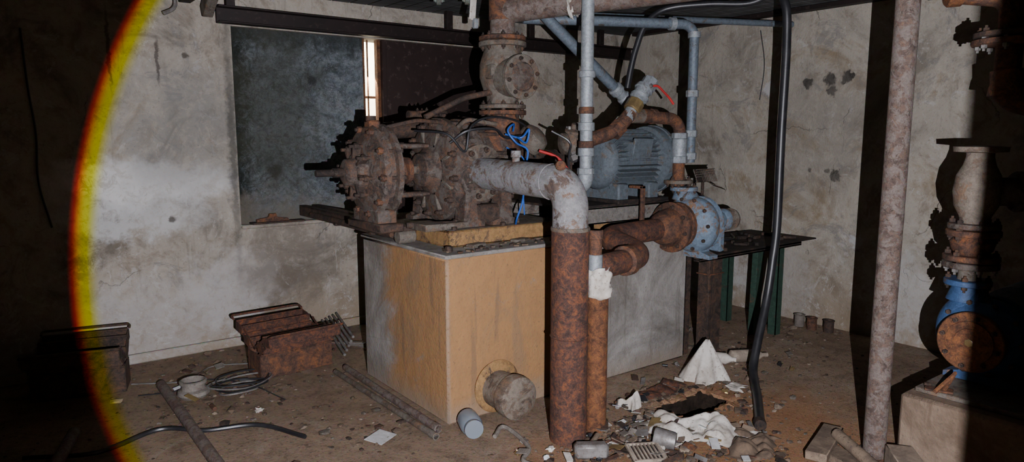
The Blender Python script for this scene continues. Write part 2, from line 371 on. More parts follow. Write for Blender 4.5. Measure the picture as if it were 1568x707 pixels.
for xx in (.63,.775): b.b2((xx-.015,2.30,wz0),(xx+.015,2.36,wz1),m_rusto,.003)
b.b2((.63,2.36,1.9),(.78,2.38,1.92),m_rusto,.002); b.b2((.695,2.36,wz0),(.705,2.375,wz1),m_rusto,.001)
b.b2((.79,2.29,wz0),(wx1,2.31,wz1),m_shut,.003)
b.b2((.79,2.27,wz0),(.83,2.29,wz1),m_shut,.003); b.b2((.79,2.275,1.62),(wx1,2.29,1.66),m_shut,.003)
b.done()
b=B('daylight_card'); b.b2((-1,3.6,0),(3.2,3.7,3),m_out,0); b.done()  # added card, lit by the area lamp, to brighten the window gap
b=B('steel_beam')
b.b2((-.56,2.10,2.37),(3.6,2.115,2.485),m_beam,.002); b.b2((-.56,2.03,2.37),(3.6,2.115,2.380),m_beam,.002); b.b2((-.56,2.03,2.475),(3.6,2.115,2.485),m_beam,.002)
for xx in (-.5,1.3,2.2,3.1): b.b2((xx,2.06,2.485),(xx+.06,2.10,2.64),m_beam,.002)
b.b2((3.5,-3.2,2.60),(3.6,2.0,2.635),m_beam,.002)
b.done()
b=B('steel_bracket')
b.b2((-.78,2.02,2.5),(-.70,2.2,3.2),m_blackm); b.box((-.62,1.9,2.56),(.07,.5,.09),m_cast,(-.5,0,0))
b.tube([(-.82,2.1,2.95),(-.82,2.1,2.44),(-.9,2.1,2.40)],.014,m_steel,8,.04)
b.done()
b=B('hanging_wire')
b.tube(spline([(-1.69,2.225,2.25),(-1.68,2.225,1.9),(-1.66,2.225,1.6),(-1.67,2.225,1.3),(-1.62,2.225,1.0)],6),.007,m_black,6); b.done()
b=B('hanging_wire'); b.tube(spline([(3.58,.55,2.5),(3.585,.5,2.2),(3.585,.53,1.9)],6),.004,m_black,5); b.done()

# ------------------------------------------------------------------ plinth + base frame
b=B('concrete_plinth')
b.b2((0,0,0),(2.0,1.04,.935),m_plinth,.012); b.b2((-.012,-.012,.935),(2.0,1.05,.957),m_conc,.008)
b.done()
b=B('steel_base_frame')
zf=.957
def chan_x(b,x0,x1,y,z0,z1,m,face=-1,d=.06):
    b.b2((x0,y,z0),(x1,y-face*.010,z1),m,.002)
    b.b2((x0,y,z1-.012),(x1,y-face*d,z1),m,.002); b.b2((x0,y,z0),(x1,y-face*d,z0+.012),m,.002)
def chan_y(b,y0,y1,x,z0,z1,m,face=-1,d=.06):
    b.b2((x,y0,z0),(x-face*.010,y1,z1),m,.002)
    b.b2((x,y0,z1-.012),(x-face*d,y1,z1),m,.002); b.b2((x,y0,z0),(x-face*d,y1,z0+.012),m,.002)
chan_x(b,.14,1.95,.2,zf,zf+.095,m_ochre); chan_x(b,.14,1.95,.9,zf,zf+.095,m_ochre,1)
chan_y(b,.2,.9,.14,zf,zf+.095,m_ochre); chan_y(b,.2,.9,1.95,zf,zf+.095,m_ochre,1)
b.b2((.16,.22,zf+.085),(1.0,.88,zf+.097),m_cast,.002)
chan_x(b,1.0,1.93,.12,zf+.06,zf+.17,m_greysteel); chan_x(b,1.0,1.93,.8,zf+.06,zf+.17,m_greysteel,1)
b.b2((1.0,.12,zf+.17),(1.93,.8,zf+.185),m_blackm,.002)
for xx in (.2,.55,.9,1.3,1.7): b.hexb((xx,.235,zf+.095),(0,0,1),.017,.02,m_rustd)
for xx in (.3,.62,1.2): b.box((xx,.16,.965),(.12,.06,.02),m_cast,(0,0,.3))
b.box((.02,.52,.985),(.04,.04,.05),m_black); b.hexb((.08,.1,.957),(0,0,1),.022,.03,m_rustd)
for i in range(90):
    x=random.uniform(.02,1.9); y=random.uniform(0.01,.17); b.box((x,y,.962),(.02+.03*random.random(),.015,.010),random.choice([m_rustd,m_cast,m_stone2]),(0,0,random.random()*3),.001)
b.done()
b=B('steel_rail')
for xx in (.02,.12):
    b.b2((xx,.92,.965),(xx+.012,2.235,1.045),m_rustd,.002); b.b2((xx,.92,1.033),(xx+.055,2.235,1.045),m_rustd,.002)
b.b2((.01,.93,.957),(.17,.98,.975),m_rustd); b.b2((.01,1.5,.957),(.17,1.55,.975),m_rustd)
b.cyl((-.01,.6,1.0),(-.01,1.9,1.005),.018,m_rustd,10)
b.cyl((-.03,.50,1.0),(.08,.50,1.0),.042,m_cast,16,bev=.006)
b.b2((.02,.56,.965),(.10,.9,1.05),m_rustd,.004)
b.done()
b=B('rusty_bracket')
b.prism([(0,-.12),(.03,-.12),(.045,-.03),(.07,-.02),(.07,.03),(.04,.04),(.03,.12),(0,.14)],(-.2,2.22,.925),(0,1,0),.02,m_rust,(0,0,1),(1,0,0))
b.b2((-.36,2.19,.921),(.05,2.28,.935),m_rustd,.003); b.done()

# ------------------------------------------------------------------ multistage pump : two round housings joined by a narrow open lantern
b=B('multistage_pump')
Y=.58; Z=1.385
b.cyl((-.48,Y,Z),(-.24,Y,Z),.020,m_blackm,14,bev=.004); b.cyl((-.38,Y,Z),(-.24,Y,Z),.027,m_blackm,14)
b.lathe((-.32,Y,Z),(1,0,0),[(0,.05),(.015,.075),(.05,.08),(.06,.10),(.10,.11),(.13,.12),(.17,.13)],m_pumpc,24)
for k in range(8):
    th=k*math.pi/4+.2; p=V((-.21,Y+.15*math.cos(th),Z+.15*math.sin(th)))
    b.cyl(p-V((.08,0,0)),p+V((.06,0,0)),.010,m_rustd,8); b.hexb(p-V((.03,0,0)),(-1,0,0),.02,.022,m_rustd)
    b.box((-.245,Y+.11*math.cos(th),Z+.11*math.sin(th)),(.05,.02,.08),m_rustd,(th-math.pi/2,0,0))
b.lathe((-.21,Y,Z),(1,0,0),[(0,.17),(.02,.20),(.03,.25),(.06,.27),(.065,.24),(.10,.245),(.105,.275),(.135,.275),(.14,.20),(.16,.16)],m_pumpc,40)
for k in range(10):
    th=k*2*math.pi/10+.1; p=V((-.175,Y+.245*math.cos(th),Z+.245*math.sin(th)))
    b.hexb(p,(-1,0,0),.02,.028,m_rust); b.cyl(p-V((.04,0,0)),p+V((.12,0,0)),.010,m_rustd,8); b.hexb(p+V((.10,0,0)),(1,0,0),.018,.022,m_rustd)
b.box((-.13,Y,Z-.27),(.12,.34,.12),m_pumpc,None,.01); b.box((-.13,Y,1.075),(.15,.44,.05),m_rustd,None,.008)
b.box((-.02,Y,1.055),(.30,.30,.03),m_rustd,None,.004)
b.box((-.13,Y,Z+.27),(.07,.08,.05),m_rust,None,.01)
b.cyl((-.13,Y+.02,Z+.28),(-.13,Y+.02,Z+.32),.03,m_rustd,10)
# lantern (narrower than the housings, open towards the door)
b.lathe((-.05,Y,Z),(1,0,0),[(0,.10),(0,.165),(.03,.165),(.03,.10)],m_rust,36,False)
b.lathe((-.05,Y,Z),(1,0,0),[(0,.0006),(.01,.10)],m_blackm,32,False)
for th in (math.pi*.5,-math.pi*.5,0.15,-.15):
    p=V((.09,Y+.145*math.cos(th),Z+.145*math.sin(th))); b.box(p,(.28,.03,.07),m_pumpc,(th,0,0),.010)
b.cyl((-.05,Y,Z),(.30,Y,Z),.026,m_cast,16)
b.lathe((.0,Y,Z),(1,0,0),[(0,.04),(.01,.078),(.04,.08),(.045,.05),(.06,.05),(.065,.08),(.095,.078),(.105,.04)],m_rust,24)
b.lathe((.16,Y,Z),(1,0,0),[(0,.05),(.01,.10),(.05,.11),(.07,.14),(.10,.17)],m_pumpc,28)
x2=.24
b.lathe((x2,Y,Z),(1,0,0),[(0,.16),(.015,.22),(.03,.29),(.05,.315),(.09,.315),(.11,.285),(.17,.28),(.19,.31),(.22,.31),(.23,.25),(.26,.235),(.27,.28),(.31,.28),(.32,.235),(.39,.23),(.40,.27),(.44,.27),(.45,.22),(.54,.20),(.57,.15)],m_pumpc,48)
for k in range(12):
    th=k*2*math.pi/12+.15; p=V((x2+.03,Y+.275*math.cos(th),Z+.275*math.sin(th)))
    b.hexb(p,(-1,0,0),.02,.03,m_rustd); b.cyl(p-V((.045,0,0)),p+V((.44,0,0)),.011,m_rustd,8); b.hexb(p+V((.42,0,0)),(1,0,0),.02,.03,m_rustd)
for k in range(8):
    th=k*math.pi/4+.4; b.box((x2+.015,Y+.20*math.cos(th),Z+.20*math.sin(th)),(.03,.02,.12),m_cast,(th-math.pi/2,0,0))
for k in range(10):
    th=k*math.pi/5; b.box((x2+.14,Y+.29*math.cos(th),Z+.29*math.sin(th)),(.09,.03,.03),m_pumpc,(th-math.pi/2,0,0))
b.lathe((.83,Y,Z),(1,0,0),[(0,.12),(.1,.11),(.12,.14),(.18,.14),(.2,.09),(.25,.09)],m_rustd,24); b.cyl((1.05,Y,Z),(1.45,Y,Z),.03,m_cast,14)
b.lathe((1.16,Y,Z),(1,0,0),[(0,.05),(.005,.11),(.07,.11),(.075,.06),(.085,.06),(.09,.11),(.16,.11),(.165,.05)],m_rustd,24)
for xx,yy in ((.34,Y-.26),(.60,Y-.26),(.34,Y+.26),(.60,Y+.26)):
    b.prism([(0,-.10),(.025,-.10),(.04,-.05),(.2,-.035),(.26,-.06),(.26,.06),(.2,.035),(.04,.05),(.025,.10),(0,.10)],(xx,yy-.05,zf+.097),(0,1,0),.10,m_pumpc,(0,0,1),(1,0,0))
    b.hexb((xx-.075,yy,zf+.12),(0,0,1),.018,.025,m_rustd)
b.box((.5,Y-.1,1.12),(.34,.4,.12),m_rustd,None,.02)
b.box((.08,Y-.25,1.075),(.14,.2,.04),m_cast); b.tube([(.04,.28,1.07),(.3,.25,1.075)],.02,m_cast,10); b.tube([(-.02,.4,1.08),(.25,.3,1.08)],.017,m_rustd,10)
b.lathe((.44,.50,1.37),(0,-1,0),[(0,.17),(.06,.13),(.12,.10),(.14,.10)],m_pumpc,28)
b.flange((.44,.355,1.37),(0,1,0),.175,.032,m_rust,8,.14,m_rustd,.018)
b.flange((.44,.318,1.37),(0,1,0),.17,.03,m_cast,8,.14,m_rustd,.018)
b.lathe((.70,.5,1.50),(0,0,1),[(0,.16),(.08,.12),(.12,.11)],m_rust,28)
b.lathe((.86,.42,1.52),(.3,-.5,.5),[(0,.05),(.02,.09),(.08,.10),(.12,.085),(.14,.05)],m_cast,20)
b.tube([(.30,.42,1.6),(.4,.40,1.69),(.62,.4,1.66)],.014,m_cast,10,.04); b.tube([(-.08,.5,1.64),(.1,.47,1.68),(.3,.5,1.67)],.012,m_rustd,8,.03)
b.tube([(.2,.55,1.7),(.45,.5,1.82),(.62,.45,1.86)],.018,m_rustd,10)
b.cyl((.10,.90,1.62),(.42,.92,1.64),.055,m_rustd,20,bev=.01); b.cyl((.25,.85,1.72),(.5,.85,1.72),.03,m_rustd,12)
b.flange((.42,.85,1.74),(0,0,1),.11,.02,m_rustd,6); b.cyl((.42,.85,1.6),(.42,.85,1.74),.05,m_rustd,14)
b.done()

b=B('electric_wires')
def wire(pts,r,m): b.tube(spline(pts,8),r,m,6)
wire([(.66,.28,1.62),(.62,.22,1.66),(.56,.2,1.62),(.6,.17,1.55),(.68,.16,1.50),(.64,.15,1.36),(.63,.14,1.22),(.60,.16,1.10),(.62,.2,1.06)],.006,m_bluewire)
wire([(.60,.28,1.60),(.66,.2,1.58),(.72,.2,1.63),(.70,.2,1.55),(.62,.18,1.58)],.006,m_bluewire)
wire([(.61,.28,1.52),(.65,.16,1.45),(.62,.13,1.3),(.64,.14,1.12)],.004,m_bluewire)
wire([(.25,.35,1.55),(.33,.28,1.62),(.5,.25,1.63),(.62,.3,1.58),(.8,.3,1.6)],.008,m_black)
wire([(.1,.5,1.62),(.2,.3,1.6),(.3,.27,1.5),(.35,.28,1.64),(.5,.3,1.7),(.75,.35,1.68),(.88,.38,1.6),(.9,.36,1.45)],.007,m_black)
wire([(.9,.2,1.62),(.98,.12,1.55),(1.0,.15,1.45),(1.05,.2,1.2)],.007,m_black)
wire([(.80,.2,1.50),(.90,.15,1.46),(.97,.12,1.38)],.009,m_red)
b.done()

# ------------------------------------------------------------------ discharge pipe
b=B('discharge_pipe')
b.tube([(.44,.31,1.37),(.435,-.50,1.35),(.42,-.52,1.10)],.092,m_pipegrey,32,.17,12)
b.tube([(.42,-.52,1.12),(.42,-.52,.0)],.097,m_rustpipe,32)
b.lathe((.42,-.52,1.115),(0,0,1),[(0,.099),(.01,.102),(.02,.099),(.02,.09)],m_cast,32)
b.lathe((.42,-.52,.56),(0,0,1),[(0,.098),(.006,.102),(.012,.098)],m_rustpipe,32)
b.lathe((.43,-.05,1.43),(0,0,1),[(0,.025),(.04,.022),(.045,.03),(.08,.028)],m_pipegrey,12)
b.lathe((.42,-.44,1.43),(-.5,-.6,.5),[(-.05,.02),(.02,.028),(.03,.028),(.04,.02)],m_rust,12)
b.lathe((.437,-.36,1.353),(0,1,0),[(0,.091),(.006,.096),(.012,.091)],m_pipegrey,32)
b.done()
b=B('suction_standpipe')
b.tube([(.62,-.52,0),(.62,-.52,.84)],.058,m_rusto,24)
b.tube([(.62,-.52,.80),(.625,-.52,.90),(.90,-.46,.90)],.066,m_rustpipe,24,.1,10)
b.lathe((.86,-.468,.90),(1,.2,0),[(0,.07),(.01,.085),(.06,.085),(.07,.07)],m_rust,28)
b.tube([(.90,-.46,.90),(1.06,-.42,.91),(1.08,-.12,.97),(1.25,-.10,.975),(1.70,-.08,.98)],.072,m_rustpipe,24,.11,10)
b.lathe((1.57,-.083,.98),(1,0,0),[(0,.075),(.03,.10),(.08,.12),(.13,.13)],m_rust,28)
b.flange((1.72,-.08,.98),(1,0,0),.17,.03,m_rust,8,None,m_rustd)
b.done()
b=B('sample_pipe')
b.cyl((.575,-.545,.80),(.575,-.545,1.11),.034,m_rust,16); b.cyl((.575,-.545,.86),(.575,-.545,.98),.038,m_galv,16,bev=.004)
b.cyl((.575,-.545,1.06),(.575,-.545,1.11),.040,m_rust,16,bev=.004)
b.done()

# ------------------------------------------------------------------ riser with check valve + overhead pipe
b=B('check_valve')
o=(.72,.47,0)
def L(prof,m,seg=32): b.lathe(o,(0,0,1),prof,m,seg)
L([(1.60,.12),(1.63,.11),(1.70,.105),(1.72,.105)],m_rust)
b.flange((.72,.47,1.735),(0,0,1),.15,.028,m_rust,8,None,m_rustd); b.flange((.72,.47,1.772),(0,0,1),.148,.026,m_cast,8,None,m_rustd)
L([(1.785,.09),(1.80,.10),(1.83,.10),(1.87,.12),(1.95,.145),(2.03,.145),(2.08,.13),(2.12,.115),(2.15,.115)],m_cast)
b.flange((.72,.47,2.155),(0,0,1),.15,.03,m_cast,8,None,m_rustd); b.flange((.72,.47,2.19),(0,0,1),.148,.026,m_rust,8,None,m_rustd)
b.cyl((.71,.40,1.95),(.715,.28,1.945),.12,m_cast,28); b.flange((.715,.27,1.945),(.02,-1,-.02),.135,.03,m_cast,8,None,m_rustd,.013)
b.lathe((.715,.27,1.945),(.02,-1,-.02),[(.015,.09),(.025,.08),(.028,.01)],m_pumpc,24)
b.box((.60,.42,1.98),(.05,.08,.09),m_cast,None,.01)
b.done()
b=B('overhead_pipe')
b.tube([(.72,.47,2.20),(.72,.47,2.36),(.90,.15,2.38),(1.54,-.86,2.44),(2.3,-2.1,2.48)],.078,m_pipebrown,28,.14,10)
b.tube([(.72,.47,2.3),(.72,.47,2.62)],.085,m_rust,28)
b.lathe((.72,.47,2.44),(0,0,1),[(0,.1),(.03,.1)],m_cast,24)
b.done()
b=B('pipe_fitting')
b.tube([(.70,.52,2.50),(.30,.75,2.50)],.06,m_green_f,20)
b.flange((.55,.61,2.5),(-.87,.5,0),.1,.03,m_green_f,6); b.flange((.4,.70,2.5),(-.87,.5,0),.105,.03,m_green_f,6); b.cyl((.3,.75,2.46),(.3,.75,2.63),.03,m_green_f,12)
b.box((.56,.56,2.38),(.05,.012,.16),m_white,(0,.1,.2)); b.box((.57,.55,2.28),(.03,.03,.06),m_galv)
b.done()
def clothwrap(name,c,r,h,seed,ax=(0,0,1),m=m_white,flare=.5):
    b=B(name); a,u,w=frame(ax); c=V(c); R=[]
    for i in range(13):
        t=i/12; ring=[]
        for k in range(30):
            th=k*2*math.pi/30
            n=noise.noise(V((math.cos(th)*1.8,math.sin(th)*1.8,t*3+seed*5)))
            rr=r*(1+flare*(1-t)*.8+.55*n)
            ring.append(c+a*(h*(t-.5)+.03*n)+(u*math.cos(th)+w*math.sin(th))*rr)
        R.append(ring)
    b.rings(R,m,False); return b.done(60)
clothwrap('rag',(.585,-.55,.83),.060,.15,3,flare=.3)
clothwrap('rag',(.95,.07,2.38),.080,.035,5,(.5,-.8,0),flare=.1)
b=B('galvanised_pipe')
gx,gy=.95,-.06
b.cyl((gx,gy,1.33),(gx,gy,2.62),.038,m_galv,20)
for z0,z1,r in ((1.36,1.40,.052),(1.47,1.52,.05),(1.52,1.56,.046),(1.62,1.67,.05),(1.72,1.76,.046),(1.93,1.97,.05)): b.cyl((gx,gy,z0),(gx,gy,z1),r,m_rust if r==.046 else m_galv,8 if r>.05 else 18,bev=.004)
b.tube([(gx,gy,1.40),(gx,gy,1.29),(gx-.01,gy+.22,1.27)],.046,m_galv,20,.07,8)
b.lathe((gx,gy+.07,1.285),(0,1,0),[(0,.05),(.01,.056),(.05,.056),(.06,.05)],m_galv,20)
b.tube([(gx,gy+.2,1.27),(gx+.05,gy+.5,1.27)],.036,m_galv,16)
b.done()
b=B('diagonal_pipe')
b.tube([(.93,.42,2.42),(1.06,.40,2.31),(1.70,.38,1.87)],.036,m_galvblue,18)
b.tube([(.98,.44,2.42),(1.75,.42,1.90)],.018,m_galvblue,12)
b.lathe((1.62,.382,1.925),(.64,-.02,-.44),[(0,.04),(.01,.052),(.05,.052),(.06,.04),(.10,.04),(.11,.05),(.15,.05)],m_galv,16)
b.done()
b=B('water_pipe')
b.tube([(1.0,.62,2.36),(1.46,.39,2.36),(2.12,.10,2.36),(2.12,.10,1.40)],.034,m_galvblue,18,.09,8)
b.lathe((2.12,.1,2.27),(0,0,1),[(0,.045),(.04,.045)],m_galv,16); b.lathe((1.98,.16,2.36),(-.9,.39,0),[(0,.045),(.04,.045)],m_galv,16)
for z in (1.42,1.58,1.86): b.cyl((2.12,.1,z),(2.12,.1,z+.05),.045,m_galv,8,bev=.004)
b.done()
b=B('ball_valve')
b.tube([(1.95,.06,1.24),(1.95,.06,1.70),(1.60,.10,1.72)],.042,m_rust,20,.10,10)
b.cyl((1.95,.06,1.44),(1.95,.06,1.57),.052,m_galv,20,bev=.005); b.cyl((1.95,.06,1.40),(1.95,.06,1.45),.058,m_galv,8,bev=.004); b.cyl((1.95,.06,1.57),(1.95,.06,1.61),.056,m_galv,8,bev=.004)
b.flange((1.95,.06,1.27),(0,0,1),.10,.025,m_cast,4,None,m_rustd,.014)
b.lathe((1.60,.10,1.72),(1,0,0),[(0,.05),(.05,.05),(.055,.045),(.09,.045),(.095,.052),(.13,.052)],m_rust,12)
b.tube([(1.60,.1,1.72),(1.50,.1,1.72)],.048,m_cast,18)
b.tube([(1.46,.10,1.70),(1.62,.10,1.90)],.042,m_galv,18)
b.lathe((1.56,.10,1.825),(.62,0,.78),[(0,.045),(.01,.062),(.03,.066),(.035,.052),(.08,.056),(.085,.066),(.11,.062),(.12,.045)],m_galv,10)
b.cyl((1.64,.10,1.90),(1.69,.10,1.96),.056,m_galv,8,bev=.005)
b.cyl((1.50,.1,1.755),(1.55,.1,1.815),.058,m_brass,8,bev=.005)
b.tube([(1.61,.05,1.91),(1.66,.02,1.92),(1.76,.0,1.84),(1.79,-.01,1.80)],.008,m_red,8,.02); b.cyl((1.6,.1,1.88),(1.62,.03,1.92),.014,m_steel,8)
b.tube([(1.50,.1,1.74),(1.38,.12,1.62),(1.15,.18,1.55)],.046,m_rust,20,.12,8)
b.cyl((1.42,.115,1.66),(1.36,.125,1.605),.058,m_rust,8,bev=.004)
b.lathe((1.17,.175,1.555),(-.93,.25,-.1),[(0,.05),(.01,.07),(.03,.07),(.035,.055),(.06,.075),(.11,.08),(.14,.06),(.15,.07),(.17,.07),(.18,.05)],m_cast,14)
b.lathe((1.08,.195,1.55),(-.1,-.25,.9),[(0,.06),(.06,.05),(.065,.065),(.08,.065),(.09,.03),(.12,.025)],m_cast,12)
b.lathe((1.08,.195,1.55),(.1,-.35,-.9),[(0,.05),(.08,.045),(.085,.058),(.12,.055)],m_steel,8)
for k in range(6):
    th=k*math.pi/3; b.hexb((1.08+.055*math.cos(th),.175+.055*math.sin(th),1.63),(0,0,1),.011,.02,m_steel)
b.done()

# ------------------------------------------------------------------ motor
b=B('electric_motor')
my,mz=.32,1.42; dx=-.06
b.lathe((1.40+dx,my,mz),(1,0,0),[(0,.05),(.0,.13),(.02,.17),(.06,.195),(.08,.195),(.09,.17),(.50,.17),(.51,.2),(.53,.205),(.535,.235),(.55,.24),(.62,.235),(.64,.20),(.645,.03)],m_motor,40)
for k in range(36):
    th=k*2*math.pi/36
    if abs(math.sin(th)+1)<.12: continue
    b.box((1.69+dx,my+.19*math.cos(th),mz+.19*math.sin(th)),(.40,.05,.007),m_motor,(th,0,0),0)
b.box((1.66+dx,my-.17,mz+.07),(.17,.12,.13),m_motor,(.2,0,0),.012); b.box((1.66+dx,my-.235,mz+.085),(.18,.02,.14),m_motor,(.2,0,0),.004)
b.lathe((2.00+dx,my,mz),(1,0,0),[(0,.23),(.005,.245),(.03,.245),(.035,.21)],m_motor,40)
for xx in (1.48,1.78): b.b2((xx-.05,my-.19,1.14),(xx+.05,my+.19,1.27),m_motor,.01)
b.b2((1.40,my-.22,1.142),(1.90,my+.22,1.165),m_blackm,.003)
b.cyl((1.25,my,mz),(1.36,my,mz),.03,m_cast,12)
b.tube([(1.69+dx,my,mz+.19),(1.69+dx,my,mz+.25)],.02,m_steel,10)
b.done()
b=B('support_bar'); b.box((1.50,-.02,1.11),(.035,.02,.31),m_rust); b.box((1.50,.03,1.255),(.035,.12,.02),m_rust); b.done()

# ------------------------------------------------------------------ centrifugal pumps
def volute_pump(name,c,R,th,m,mf,fl=True,nh=.12,noz_r=.06,offy=.0,back=True,fr=.68):
    b=B(name); c=V(c); n=48; sec=12; rings=[]
    for k in range(n):
        t=k/n; a=math.radians(90)+2*math.pi*t
        Ro=R*(.80+.20*t); ring=[]
        for j in range(sec+1):
            s_=math.pi*j/sec-math.pi/2
            rr=Ro-th/2*.9+th/2*.9*math.cos(s_); xx=th/2*math.sin(s_)
            ring.append(c+V((xx,math.cos(a)*rr,math.sin(a)*rr)))
        rings.append(ring)
    i=b.mi(m); VR=[[b.bm.verts.new(p) for p in r] for r in rings]; VR.append(VR[0])
    for A,Bq in zip(VR,VR[1:]):
        for j in range(sec): b.face((A[j],A[j+1],Bq[j+1],Bq[j]),i)
    for side in (0,sec):
        cv=b.bm.verts.new(c+V((-th*.5 if side==0 else th*.5,0,0)))
        for A,Bq in zip(VR,VR[1:]): b.face((A[side],Bq[side],cv),i)
    b.lathe(c-V((th*.45,0,0)),(-1,0,0),[(0,R*.75),(.03,R*.6),(.05,R*.45),(.10,R*.42)],m,32)
    b.flange(c-V((th*.45+.11,0,0)),(1,0,0),R*fr,.035,mf,8,R*fr*.82,m_rustd,.012)
    if fl:
        b.lathe(c-V((th*.45+.127,0,0)),(-1,0,0),[(0,R*.3),(.002,R*.45),(.010,R*.44),(.010,R*.30),(.002,R*.28),(.002,.001)],m_rusto,28)
        b.hexb(c-V((th*.45+.127,0,0)),(-1,0,0),.02,.012,m_brass)
    p=c+V((0,offy,R*.7)); b.lathe(p,(0,0,1),[(0,noz_r*1.5),(R*.3,noz_r*1.1),(R*.3+nh,noz_r)],m,24)
    top=p+V((0,0,R*.3+nh)); b.flange(top,(0,0,1),noz_r*1.75,.028,m,4,None,m_rustd,.014)
    if back:
        q=c+V((th*.4,0,0)); b.lathe(q,(1,0,0),[(0,R*.8),(.02,R*.82),(.04,R*.6),(.08,R*.35),(.22,R*.30),(.24,R*.36),(.27,R*.36),(.28,R*.15)],m,28)
        b.cyl(q+V((.26,0,0)),q+V((.36,0,0)),.016,m_steel,12)
        b.box(q+V((.2,0,-(R*.9)/2-.02)),(.05,.1,R*.85),m,None,.006)
    for k in range(10):
        a=k*2*math.pi/10; b.hexb(c+V((-th*.5+.005,math.cos(a)*R*.76,math.sin(a)*R*.76)),(-1,0,0),.013,.016,m_rustd)
    b.prism([(-R*.7,-R-.005),(R*.7,-R-.005),(R*.7,-R+.02),(R*.4,-R+.04),(R*.3,-R*.6),(-R*.3,-R*.6),(-R*.4,-R+.04),(-R*.7,-R+.02)],c+V((-th*.2,0,0)),(1,0,0),th*.6,m,(0,1,0),(0,0,1))
    return b,top
b,top=volute_pump('centrifugal_pump',(1.99,-.06,.985),.23,.15,m_blue,m_rust,fl=False,nh=.005,noz_r=.055,offy=.1)
b.lathe((2.34,-.06,.985),(1,0,0),[(0,.03),(.0,.075),(.02,.08),(.03,.05),(.05,.05),(.06,.08),(.08,.075)],m_cast,24)
b.done()
b=B('perforated_coupling_guard')
b.box((2.30,.1,1.30),(.24,.004,.10),m_blackm,(-.4,0,.1),0)
for i in range(12): b.box((2.19+i*.02,.098,1.30),(.006,.010,.10),m_cast,(-.4,0,.1),0)
for j in range(6): b.box((2.30,.098,1.255+j*.018),(.24,.010,.005),m_cast,(-.4,0,.1),0)
b.box((2.02,-.22,1.25),(.13,.08,.004),m_rustd,(.3,.2,.4),0); b.box((2.30,.12,1.2),(.02,.02,.16),m_rustd)
b.done()
b=B('steel_table')
b.box((2.77,.2,.745),(1.50,.62,.010),m_blackm,(0,.0,0),.002)
chan_x(b,2.01,3.3,-.11,.71,.739,m_blackm)
b.b2((2.13,-.10,0),(2.28,.0,.71),m_rustd,.004); b.b2((2.12,-.11,.60),(2.29,.01,.61),m_rust)
b.b2((2.155,-.104,.02),(2.16,-.10,.68),m_blackm)
for px,py in ((3.02,-.09),(3.06,.40)):
    b.b2((px,py,0),(px+.07,py+.008,.72),m_green,.001); b.b2((px,py,0),(px+.008,py+.07,.72),m_green,.001)
b.box((2.94,.05,.36),(.09,.05,.72),m_green,(0,.03,0),.003)
b.b2((2.2,.42,0),(2.28,.5,.7),m_rustd)
b.done()
b=B('scrap_parts')
for i in range(30):
    b.box((2.35+random.random()*1.0,-.05+random.random()*.45,.750+.01),(.03+.08*random.random(),.02+.03*random.random(),.02+.01*random.random()),random.choice([m_blackm,m_rustd,m_blackm]),(0,0,random.random()*3))
b.tube(spline([(2.35,.1,.765),(2.5,.3,.77),(2.8,.2,.765),(3.0,.35,.77)],6),.01,m_black,6)
b.done()
b=B('angle_iron_post'); b.b2((2.03,.03,0),(2.09,.036,.93),m_rustd,.001); b.b2((2.03,.03,0),(2.036,.09,.93),m_rustd,.001); b.done()

# ------------------------------------------------------------------ hoses
b=B('rubber_hose')
b.tube(spline([(2.55,.2,2.60),(2.36,-.3,2.56),(2.30,-.47,2.46),(2.305,-.5,2.2),(2.30,-.5,1.6),(2.29,-.51,1.0),(2.26,-.51,.75),(2.20,-.52,.5),(2.06,-.56,.25),(1.96,-.60,.10),(1.86,-.68,.04),(1.68,-.82,.03),(1.47,-.97,.03),(1.33,-1.07,.03)],10),.028,m_black,14)
b.lathe((1.36,-1.045,.03),(-.75,-.65,0),[(0,.03),(.0,.034),(.03,.034),(.05,.032)],m_blackm,14)
b.done()
b=B('rubber_hose')
b.tube(spline([(1.72,.35,1.92),(1.74,.34,2.05),(1.77,.32,2.2),(1.82,.28,2.36),(1.93,.2,2.46),(2.1,-.02,2.48),(2.25,-.25,2.47),(2.32,-.4,2.54)],8),.022,m_black,12)
b.done()
b=B('electrical_conduit'); b.cyl((1.35,1.1,2.50),(3.5,.2,2.50),.025,m_galvblue,10); b.cyl((3.45,.22,2.50),(3.45,.22,2.6),.02,m_galvblue,10); b.done()

b=B('steel_pole'); b.cyl((1.50,-1.60,0),(1.50,-1.60,2.64),.052,m_pipebrown,28); b.b2((1.40,-1.655,0),(1.575,-1.50,.012),m_rust); b.done()

# ------------------------------------------------------------------ right-hand pump set
b=B('concrete_plinth')
b.b2((1.585,-3.1,0),(3.1,-1.665,.34),m_concb,.015); b.done()
b=B('steel_bedplate'); b.b2((1.66,-2.35,.34),(2.9,-1.70,.365),m_cast,.004)
for xx in (1.7,2.1,2.5): b.hexb((xx,-1.74,.365),(0,0,1),.016,.02,m_rustd)
b.done()
b,top=volute_pump('centrifugal_pump',(1.97,-1.88,.61),.235,.16,m_bluedark,m_rusto,nh=.02,noz_r=.06,offy=.10,fr=.62)
b.box((2.45,-1.88,.5),(.28,.26,.26),m_motor); b.lathe((2.35,-1.88,.62),(1,0,0),[(0,.1),(.02,.18),(.45,.18),(.5,.14)],m_motor,32)
b.done()
b=B('gate_valve')
gx,gy=1.97,-1.785
def L2(prof,m,x=gx,y=gy): b.lathe((x,y,0),(0,0,1),prof,m,28)
L2([(.86,.055),(.9,.05),(.93,.05)],m_cast)
b.flange((gx,gy,.955),(0,0,1),.125,.03,m_pumpc,6,None,m_steel,.015); b.flange((gx,gy,.99),(0,0,1),.125,.028,m_rust,6,None,m_rustd,.015)
L2([(1.0,.06),(1.03,.09),(1.07,.10),(1.1,.075)],m_rust)
